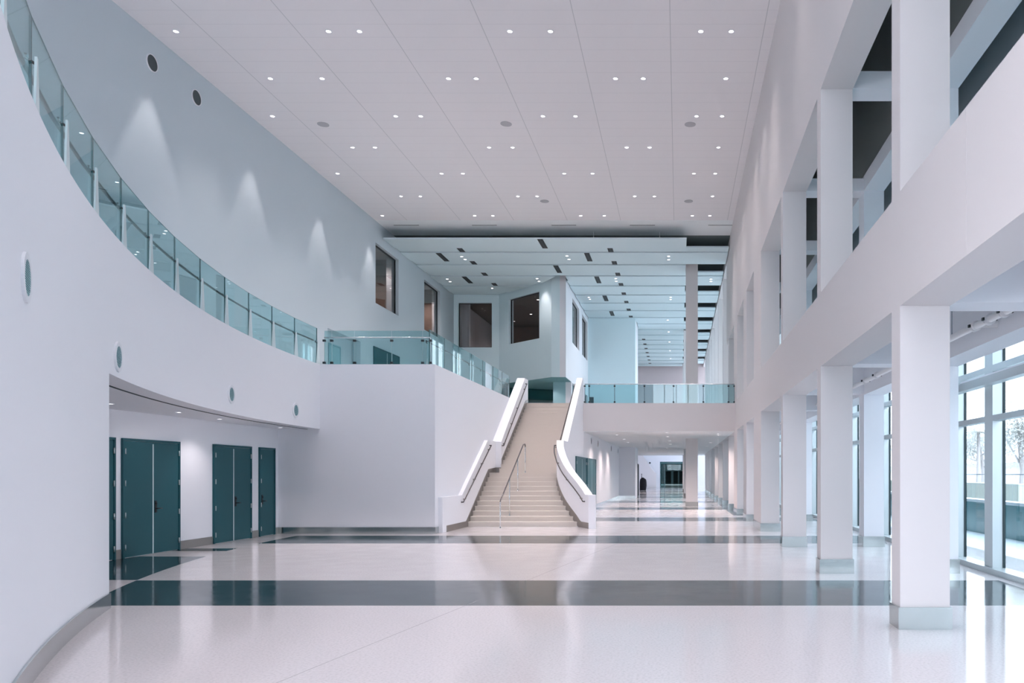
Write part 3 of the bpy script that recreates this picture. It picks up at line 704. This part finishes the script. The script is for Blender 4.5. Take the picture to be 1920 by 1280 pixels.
# ------------------------------------------------------------------ downlights
SPOT = {}
def downlight(label, c, group, r=.075, power=0, angle=70, blend=.6, col=(1, .88, .89), name='downlight'):
    e = empty(name, c, 0, label, 'downlight', group)
    MB().ring((0, 0, 0), (0, 0, -1), r*1.35, r, .012, 20).build('trim_ring', M['trim'], e)
    MB().cyl((0, 0, -.001), (0, 0, -1), r, .006, 16).build('lens', M['lens'], e)
    if power:
        key = (power, angle, blend, col)
        if key not in SPOT:
            l = bpy.data.lights.new('downlight lamp', 'SPOT'); l.energy = power; l.spot_size = R(angle); l.spot_blend = blend; l.shadow_soft_size = .06; l.color = col; SPOT[key] = l
        lo = bpy.data.objects.new('lamp', SPOT[key]); C.objects.link(lo); lo.parent = e; lo.location = (0, 0, -.03)
rows = [(58.5, [330, 616, 674, 956, 1032, 1314, 1371]), (147, [507, 604, 841, 893, 1154, 1206, 1361]), (217.5, [511, 742, 789, 1018, 1079, 1306, 1354]), (276, [661, 703, 917, 961, 1175, 1218, 1347]), (325, [633, 828, 868, 1058, 1111, 1301, 1341]), (367.5, [752, 788, 971, 1007, 1190, 1227, 1336]), (404, [717, 890, 924, 1089, 1133, 1298, 1331])]
PW = 310; PWW = 230
for ri, (py, xs) in enumerate(rows):
    for ci, px in enumerate(xs):
        x, y_ = cp(px, py)
        edge = x < -12.5
        downlight('recessed downlight in the high ceiling, %s row from the front, %s from the left' % (ORD[ri], ORD[ci]), (x, y_, ZC), 'downlights of the high ceiling', .062, PWW if edge else (PW*.5 if x > 1.2 else PW), 46 if edge else 84, .4 if edge else 1.)
# the same grid carries on overhead, out of the picture
for ri, py in enumerate((15.7, 10.8, 5.9, 1.0, -4, -9, -14, -19, -24)):
    for x in (-13.2, -9.6, -8.6, -3.6, -2.6, .6, 1.5):
        edge = x < -12.5
        downlight('recessed downlight overhead in front of the pictured part of the high ceiling', (x, py, ZC), 'downlights overhead near the entrance', .085, PWW if edge else (PW*.25 if x > 0 else PW*1.1 if x > -5 else PW), 46 if edge else 80, .4 if edge else .9)
# soffit downlight in the door corner
downlight('small downlight in the balcony soffit over the single teal door', (-11.25, 22.1, 3.06), 'soffit downlights', .05, 30, 50, .4)
downlight('faint downlight in the balcony soffit before the double doors', (-10.9, 18.6, 3.06), 'soffit downlights', .05, 50, 120, .8)
for k, y_ in enumerate((12.6, 14.6, 16.6)): downlight('small downlight in the balcony soffit, hidden behind the curved band, %s from the front' % ORD[k], (-10.6, y_, 3.06), 'soffit downlights', .05, 14, 160, .8)

# lower corridor lights
kk = 0
for px, py in ((1156, 815), (1170, 823), (1177, 829), (1250, 810.5), (1252, 818), (1255, 826), (1257, 832), (1346, 812.5), (1347, 815.5), (1332, 829.5), (1325, 836), (1211, 849)):
    d = F*(3.63-EYE)/(888-py); x = (px-1273)*d/F; kk += 1
    if d > 79: continue
    downlight('%s small downlight in the low corridor ceiling, counted from the stairs across' % ORD[kk-1], (x, d, 3.63), 'downlights of the low corridor ceiling', .07, 250, 140, .8, (1, .79, .74))
for d in (57, 67, 76): downlight('small downlight deep in the low corridor ceiling', (-.9, d, 3.63), 'far corridor downlights', .07, 300, 140, .8, (1, .79, .74))

# ------------------------------------------------------------------ hanging ceiling panels
ZP = 12.75
pan = 0
def left_lim(y0, y1):
    if y1 < 44.6: return LW+.04
    if y0 < 55.5: return -6.40
    if y0 < 59.2: return -3.05
    return -13.8
def panel(y0, y1, xr, z, label, grp):
    mb = MB(); l0 = left_lim(y0, y1)
    if y1 > 44.6 and y0 < 48.2:   # cut by the slanted block
        ye = min(y1, 48.3)
        def sx(y_): return SL0.x + (SL0.y-y_)*(SL1.x-SL0.x)/(SL0.y-SL1.y) - .08
        mb.prism([(LW+.04, y0), (min(sx(y0), -6.9), y0), (sx(ye), ye), (LW+.04, ye)], z, z+.07)
        if y0 < 44.65: mb.prism([(sx(y0), y0), (xr, y0), (xr, 44.66), (sx(y0), 44.66)], z, z+.07)
        mb.box(-6.40, xr, max(y0, 44.66) if y0 < 44.65 else y0, y1, z, z+.07)
    else: mb.box(l0, xr, y0, y1, z, z+.07)
    o = mb.build('ceiling_panel', M['cloud']); tag(o, label, 'ceiling panel', grp)
NW = 19
for k in range(NW):
    ya = 36.72 + 2.33*k
    if ya > 79: break
    # wide panel
    panel(ya, min(ya+1.49, 80.6), .36 if k % 2 == 0 else RW-.04, ZP, 'wide hanging white ceiling panel, %s wide strip back from the high ceiling' % ORD[k], 'hanging ceiling panels')
    if ya+2.3 < 80.6:
        panel(ya+1.555, ya+2.265, RW-.04, ZP+.05, 'narrow hanging white ceiling panel, %s narrow strip back from the high ceiling' % ORD[k], 'hanging ceiling panels')
def slot(x, k, narrow, label):
    ya = 36.72 + 2.33*k
    y0, y1, z = (ya+1.53, ya+2.29, ZP+.05) if narrow else (ya, ya+1.49, ZP)
    e = empty('ceiling_slot_diffuser', (x, y0, z), 0, label, 'air diffuser', 'black slots in the hanging ceiling')
    B(-.13, .13, .0, y1-y0, -.012, -.001).build('slot_face', M['black'], e)
    MB().box(-.012, .012, .02, y1-y0-.02, -.016, -.012).build('blade', M['frame'], e)
for k in range(8): slot(-3.38, k, True, 'short black slot in the %s narrow panel, right hand line of slots' % ORD[k])
for k in range(4): slot(-10.76, k, True, 'short black slot in the %s narrow panel, toward the left wall' % ORD[k])
for k in (0, 2): slot(-6.52, k, False, 'long black slot in the %s wide panel, middle of the hall' % ORD[k])
for k in (1, 3): slot(-12.0, k, False, 'long black slot in the %s wide panel, near the left wall' % ORD[k])
for k in (1, 3, 5, 7): slot(-4.6, k, False, 'long black slot in the %s wide panel, right of the middle' % ORD[k])
for k in range(11, 18): slot(-2.9 - (.0), k, True, 'far short black slot in the %s narrow panel beyond the portal' % ORD[k])
pk = 0
for px, py in ((865.7, 480.5), (872, 486), (838.5, 522.8), (844, 527.7), (923, 540), (1063, 479.5), (1067, 485.7), (1253.7, 480), (1253.7, 486.5), (1007, 522), (1010.5, 527), (1154.5, 522), (1155.5, 527), (1333, 523), (1333, 527), (1104, 557), (1106, 560.5), (1257.5, 557), (1257.5, 561)):
    d = F*(ZP-EYE)/(888-py); x = (px-1273)*d/F
    ph = (d-36.72) % 2.33
    z = ZP if ph < 1.51 else ZP+.05
    d2 = F*(z-EYE)/(888-py); x = (px-1273)*d2/F; pk += 1
    downlight('small downlight in the hanging panels, %s when counted from the front left backward' % ORD[pk-1], (x, d2, z), 'downlights of the hanging panels', .065, 90, 90, .8, name='panel_downlight')
for d in (56, 60, 65.2, 70.5, 75):
    downlight('tiny far downlight in the hanging panels beyond the portal', (-.8, 36.72+2.33*round((d-36.72)/2.33)+.7, ZP), 'far panel downlights', .07, 40, 70, .8, name='panel_downlight')
# thin linear slots at the end of the high ceiling
for k, (xa, xb) in enumerate(((738, 785), (885, 931), (1034, 1080), (1181, 1228), (1328, 1374))):
    d = F*(ZC-EYE)/(888-421.5)
    e = empty('ceiling_linear_slot', ((xa-1273)*d/F, d, ZC), 0, '%s thin linear slot from the left beyond the high tiled ceiling' % ORD[k], 'air diffuser', 'thin slots beyond the high ceiling')
    B(0, (xb-xa)*d/F, -.04, .04, -.012, -.001).build('slot_face', M['gasket'], e)
    B(0, (xb-xa)*d/F, -.055, -.04, -.014, -.001).build('slot_edge', M['soffit'], e)
# hanger rods seen above the front panel
for k, px in enumerate((1113, 1237)):
    d = 37.6; tag(MB().tube([((px-1273)*d/F, d, ZP+.07), ((px-1273)*d/F, d, ZC)], .012, 6).build('hanger_rod', M['soffit']), ['thin rod holding the front hanging panel, nearer the middle', 'thin rod holding the front hanging panel, nearer the right wall'][k], 'rod')

# interior room lights
for k, (x, y_) in enumerate(((-11.2, 52), (-10.2, 54), (-11.9, 56.5), (-8.9, 49.5), (-7.8, 51), (-9.3, 56))):
    downlight('small ceiling light inside the dark room, %s seen through the far upper windows' % ORD[k], (x, y_, 12.75), 'lights inside the dark upper room', .08, 130, 120, .6, name='room_downlight')
downlight('small ceiling light inside the room behind the second upper left window', (-15.5, 46.4, 13.0), 'room lights left', .08, 420, 130, .6, name='room_downlight')
downlight('small ceiling light inside the room behind the first upper left window', (-15.6, 39.3, 13.0), 'room lights left', .08, 300, 130, .6, name='room_downlight')
downlight('passage ceiling light nearer the stairs', (-7.7, 46.2, 7.27), 'passage lights', .09, 60, 130, .6, name='passage_downlight')
downlight('passage ceiling light deeper in', (-8.0, 49.5, 7.27), 'passage lights', .09, 110, 140, .6, name='passage_downlight')

# ------------------------------------------------------------------ central columns of the far hall
for k, y_ in enumerate((41.9, 60.0, 78.0)):
    e = empty('hall_column', (.37, y_, 0), 0, ['tall white column standing in the corridor and rising through the balcony', 'second column in line behind the tall corridor column', 'farthest column in line behind the tall corridor column'][k], 'column', 'columns in the middle of the far hall', 'structure')
    B(0, .64, 0, .64, 0, 3.63).build('shaft', M['wallr'], e)
    B(0, .64, 0, .64, ZM, ZP-.01 if k != 0 else ZC-.3).build('upper_shaft', M['wallr'], e)
    B(-.02, .66, -.02, .66, 0, .25).build('plinth', M['skirt'], e)

# ------------------------------------------------------------------ far end of the lower hall
struct(B(-9.3, -9.0, 59.3, 97, 0, 8), 'wall_far_side', M['wall'], 'left side wall of the far lobby', 'wall')
struct(wall_holes('y', 97, .3, -9, 6, 0, 8, [(-2.35, .9, 0, 3.25)]), 'wall_far', M['wall'], 'white wall at the very far end of the corridor', 'wall')
e = empty('window_94', (0, 0, 0), 0, 'glazed side of the far lobby', 'window', None, 'structure'); B(5.7, 5.72, 81, 97, 0, 8).build('pane', glass('lobby glazing', (.62, .63, .65), .4), e)
struct(B(-9, 6, 81, 97.3, 8, 8.3), 'ceiling_lobby', M['wall'], 'ceiling of the far lobby', 'ceiling')
struct(MB().prism([(-6.2, 0), (-4.6, 6.2), (-4.45, 4.1), (-3.0, 2.0), (-2.75, 1.85), (-2.75, 0)], 94.5, 94.8, 1), 'wall_far_stair', M['wallr'], 'sloping side of the far staircase beside the far lobby', 'wall')
e = empty('window_91', (-2.35, 97.1, 0), 0, 'teal framed glazed entrance at the far end of the corridor', 'window', None, 'structure')
MB().box(0, .12, -.1, .1, 0, 3.25).box(3.13, 3.25, -.1, .1, 0, 3.25).box(.12, 3.13, -.1, .1, 2.98, 3.25).box(.55, .62, -.1, .1, 0, 2.98).build('frame', M['deepteal'], e)
B(.62, 3.13, -.01, .01, 2.2, 2.98).build('transom_pane', M['glass'], e)
B(.12, .55, -.01, .01, 0, 2.98).build('side_pane', M['glass'], e)
struct(B(-9, -8.7, 97.3, 150, 0, 4.6).box(4.7, 5, 97.3, 150, 0, 4.6), 'wall_far_room_side', M['tealwall'], 'side walls of the room behind the far entrance', 'wall')
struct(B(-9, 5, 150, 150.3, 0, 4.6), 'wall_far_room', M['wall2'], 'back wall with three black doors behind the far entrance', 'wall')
struct(B(-9, 5, 97.3, 150, 4.6, 4.9), 'ceiling_far_room', M['tealwall'], 'ceiling of the room behind the far entrance', 'ceiling')
for k, (a_, c_) in enumerate(((1248.8, 1257.8), (1263, 1270.5), (1274, 1282))):
    door(13+k, '%s black door from the left in the farthest room' % ORD[k], ((a_-1273)*150/F, 150, 0), 0, [(c_-a_)*150/F], 2.2, hinges=0, handle=False, matn='black')
disc('far_wall_speaker', 'tiny round dark speaker above the farthest black doors', 'speaker', (-1.75, 150, 3.0), (0, -1, 0), .2, 'darkgrille')
disc('lobby_wall_speaker', 'tiny dark speaker on the white far lobby wall', 'speaker', (-3.6, 97, 3.1), (0, -1, 0), .12, 'darkgrille')
l = bpy.data.lights.new('far room lamp', 'AREA'); l.energy = 900; l.size = 6; l.color = (.7, .95, 1)
lf = empty('light_fixture', (-1.5, 125, 4.58), 0, 'flat ceiling light in the room behind the far entrance', 'light')
B(-1.5, 1.5, -3, 3, -.02, 0).build('diffuser', M['trim'], lf)
lo = bpy.data.objects.new('lamp', l); C.objects.link(lo); lo.parent = lf; lo.location = (0, 0, -.05)
# black covered stand
e = empty('covered_stand', (-3.85, 83.4, 0), 0, 'black cloth covered stand with a thin pole sticking up, at the far lobby', 'stand')
prof = [(0, .33), (.5, .34), (.9, .33), (1.15, .29), (1.3, .16), (1.36, .05)]
vs = []; seg = 20
for z, r in prof:
    for k in range(seg):
        a = 2*PI*k/seg; bulge = 1 + .25*max(0, math.cos(a))*(1 if .4 < z < 1.2 else .2) + .04*math.sin(7*a)
        vs.append((r*bulge*math.cos(a), r*.8*bulge*math.sin(a), z))
fs = [(i*seg+k, i*seg+(k+1) % seg, (i+1)*seg+(k+1) % seg, (i+1)*seg+k) for i in range(len(prof)-1) for k in range(seg)] + [tuple(range(seg))[::-1], tuple((len(prof)-1)*seg+k for k in range(seg))]
MB().add(vs, fs, True).build('cover', M['blackcloth'], e)
MB().tube([(-.12, 0, 1.2), (-.12, 0, 1.72)], .04, 10, .03).cyl((-.12, 0, 1.70), (0, 0, 1), .055, .06, 12).build('pole', M['black'], e)
e = empty('floor_box', (-4.3+.9, 36.9, ZM), 0, 'small low black box on the upper floor behind the right glass', 'box')
MB().box(-.28, .28, -.15, .15, .0, .05).build('body', M['black'], e); MB().cyl((.2, 0, .05), (0, 0, 1), .07, .06, 12).build('knob', M['black'], e)

# ------------------------------------------------------------------ outdoors
struct(B(7.0, 200, -60, 260, -.32, -.02), 'ground', M['ground'], 'pale paving outside the window wall', 'ground')
e = empty('garden_wall', (9.0, 30, -.02), 0, 'low teal stone wall outside the windows with a pale coping', 'wall')
B(0, .35, -24, 40, 0, .92).build('body', M['lowwall'], e); B(-.06, .41, -24, 40, .92, 1.0).build('coping', M['coping'], e)
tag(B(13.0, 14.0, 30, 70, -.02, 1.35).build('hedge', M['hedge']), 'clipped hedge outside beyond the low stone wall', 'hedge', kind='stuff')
e = empty('building', (38, 60, -.02), 0, 'pale low building across the street seen through the windows', 'building')
B(0, 12, -30, 90, 0, 6.2).build('wall', M['building'], e); B(-1.4, 12.4, -30.5, 90.5, 6.2, 6.7).build('roof', M['bwin'], e)
B(-1.6, 0, -30, 90, 3.0, 3.25).build('canopy', M['bwin'], e)
for i in range(12): B(-.05, 0, -27+9*i, -23+9*i, .9, 2.6).build('window', M['bwin'], e)
for k in range(4):
    e = empty('fence_panel', (10.6, 17.5+k*3.2, -.02), 0, ['nearest wire fence panel outside beyond the low wall', 'second wire fence panel outside beyond the low wall', 'third wire fence panel outside beyond the low wall', 'fourth wire fence panel outside beyond the low wall'][k], 'fence', 'wire fence panels outside')
    MB().tube([(0, 0, 0), (0, 0, 1.75), (0, 3.05, 1.75), (0, 3.05, 0)], .02, 6).build('frame', M['fence'], e)
    mb = MB()
    for i in range(1, 12): mb.tube([(0, .25*i, .1), (0, .25*i, 1.75)], .003, 4)
    for z in (.3, .9, 1.4): mb.tube([(0, 0, z), (0, 3.05, z)], .004, 4)
    mb.build('wire_mesh', M['fence'], e)
    MB().tube([(0, .0, 1.5), (.6, .1, 0)], .015, 6).build('brace', M['fence'], e)
def palm(label, x, y_, h):
    e = empty('palm_tree', (x, y_, -.02), 0, label, 'tree', 'palms outside')
    MB().tube([(0, 0, 0), (.1, .05, h*.5), (.15, .2, h)], .16, 10, .1).build('trunk', M['glare_bark'], e)
    mb = MB(); rnd = random.Random(int(x*7+y_))
    for i in range(20):
        az = 2*PI*i/20 + rnd.uniform(-.1, .1); lift = rnd.uniform(-.2, .9); Lf = rnd.uniform(1.9, 2.6)
        dr = Vector((math.cos(az), math.sin(az), 0)); sdv = Vector((-dr.y, dr.x, 0)); prev = None
        for s in range(13):
            t = s/12; c = Vector((.15, .2, h)) + dr*(Lf*t) + Vector((0, 0, lift*Lf*t*.8 - 1.1*t*t*Lf*.6))
            if prev is not None:
                mb.add([prev-sdv*.015, prev+sdv*.015, c+sdv*.012, c-sdv*.012], [(0, 1, 2, 3)])
                ll = .55*math.sin(PI*min(1, t+.12))
                for sg in (-1, 1):
                    for q in (0, .5):
                        b0 = prev.lerp(c, q); tip = b0 + sdv*(sg*ll) + dr*(ll*.5) + Vector((0, 0, -ll*.35))
                        mb.add([b0, b0+dr*.05, tip], [(0, 1, 2)])
            prev = c
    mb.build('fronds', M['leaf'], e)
palm('palm tree seen through the glazed bay nearest the closest column', 20, 52.5, 4.6)
palm('second palm tree outside, farther along the street', 21, 68, 5.2)
def tree(label, x, y_, h, rad):
    e = empty('street_tree', (x, y_, -.02), 0, label, 'tree', 'leafy trees outside'); rnd = random.Random(int(x*3+y_))
    br = MB().tube([(0, 0, 0), (.1, 0, h*.3), (0, .2, h*.55)], .2, 8, .12); tips = []
    for i in range(10):
        az = rnd.uniform(0, 2*PI); el = rnd.uniform(.3, 1.3); Lb = rad*rnd.uniform(.6, 1.0)
        s = Vector((0, .2, h*rnd.uniform(.35, .55))); e1 = s + Vector((math.cos(az)*math.cos(el), math.sin(az)*math.cos(el), math.sin(el)))*Lb
        br.tube([s, s.lerp(e1, .5)+Vector((rnd.uniform(-.2, .2),)*3), e1], .07, 6, .02); tips += [e1, s.lerp(e1, .7)]
    br.build('trunk', M['glare_bark'], e)
    mb = MB()
    for tpt in tips:
        for i in range(140):
            c = tpt + Vector((rnd.gauss(0, .5), rnd.gauss(0, .5), rnd.gauss(0, .4)))
            u = Vector((rnd.gauss(0, 1), rnd.gauss(0, 1), rnd.gauss(0, 1))).normalized()*.11; v = u.orthogonal().normalized()*.05
            mb.add([c-u, c+v, c+u, c-v], [(0, 1, 2, 3)])
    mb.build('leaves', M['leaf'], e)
tree('leafy tree outside the bay at the right edge of the window wall', 19, 43.5, 6.5, 2.6)
tree('second leafy tree outside, farther along the street', 24, 62, 6, 2.6)

# ------------------------------------------------------------------ light
w = bpy.data.worlds.new('sky'); bpy.context.scene.world = w; w.use_nodes = True; nt = w.node_tree
bg = nt.nodes['Background']
tc = N('ShaderNodeTexCoord'); sp = N('ShaderNodeSeparateXYZ'); nt.links.new(tc.outputs['Generated'], sp.inputs[0])
r1 = N('ShaderNodeValToRGB'); e_ = r1.color_ramp.elements
e_[0].position = .45; e_[0].color = (.55, .56, .60, 1); e_[1].position = .52; e_[1].color = (.92, .955, 1.05, 1)
e2 = r1.color_ramp.elements.new(.75); e2.color = (.84, .90, 1.0, 1)
mp_ = N('ShaderNodeMapRange'); mp_.inputs['From Min'].default_value = -1; mp_.inputs['From Max'].default_value = 1
nt.links.new(sp.outputs[2], mp_.inputs['Value']); nt.links.new(mp_.outputs[0], r1.inputs[0]); nt.links.new(r1.outputs[0], bg.inputs[0])
bg.inputs[1].default_value = 8.6

def portal(loc, rot, sx, sy):
    l = bpy.data.lights.new('daylight portal', 'AREA'); l.shape = 'RECTANGLE'; l.size = sx; l.size_y = sy; l.cycles.is_portal = True
    o = bpy.data.objects.new('daylight_portal', l); C.objects.link(o); o.location = loc; o.rotation_euler = rot
portal((1.15, -30.1, 6.7), (R(90), 0, R(180)), 9.2, 13.4)          # open entrance front behind the camera, facing +y
portal((GX+.12, 25, 2.3), (R(90), 0, R(90)), 110, 4.6)               # lower window wall, facing -x
portal((GX+.12, 60, 9.1), (R(90), 0, R(90)), 38, 8.4)
portal((5.9, 89, 4), (R(90), 0, R(90)), 16, 8)

sc = bpy.context.scene
sc.view_settings.view_transform = 'Standard'; sc.view_settings.look = 'None'; sc.view_settings.gamma = 1; sc.view_settings.use_curve_mapping = False
sc.view_settings.exposure = 0.46
sc.cycles.max_bounces = 10; sc.cycles.diffuse_bounces = 6; sc.cycles.glossy_bounces = 4; sc.cycles.transparent_max_bounces = 24
sc.cycles.use_denoising = True
sc.cycles.sample_clamp_indirect = 8
sc.cycles.caustics_reflective = False; sc.cycles.caustics_refractive = False
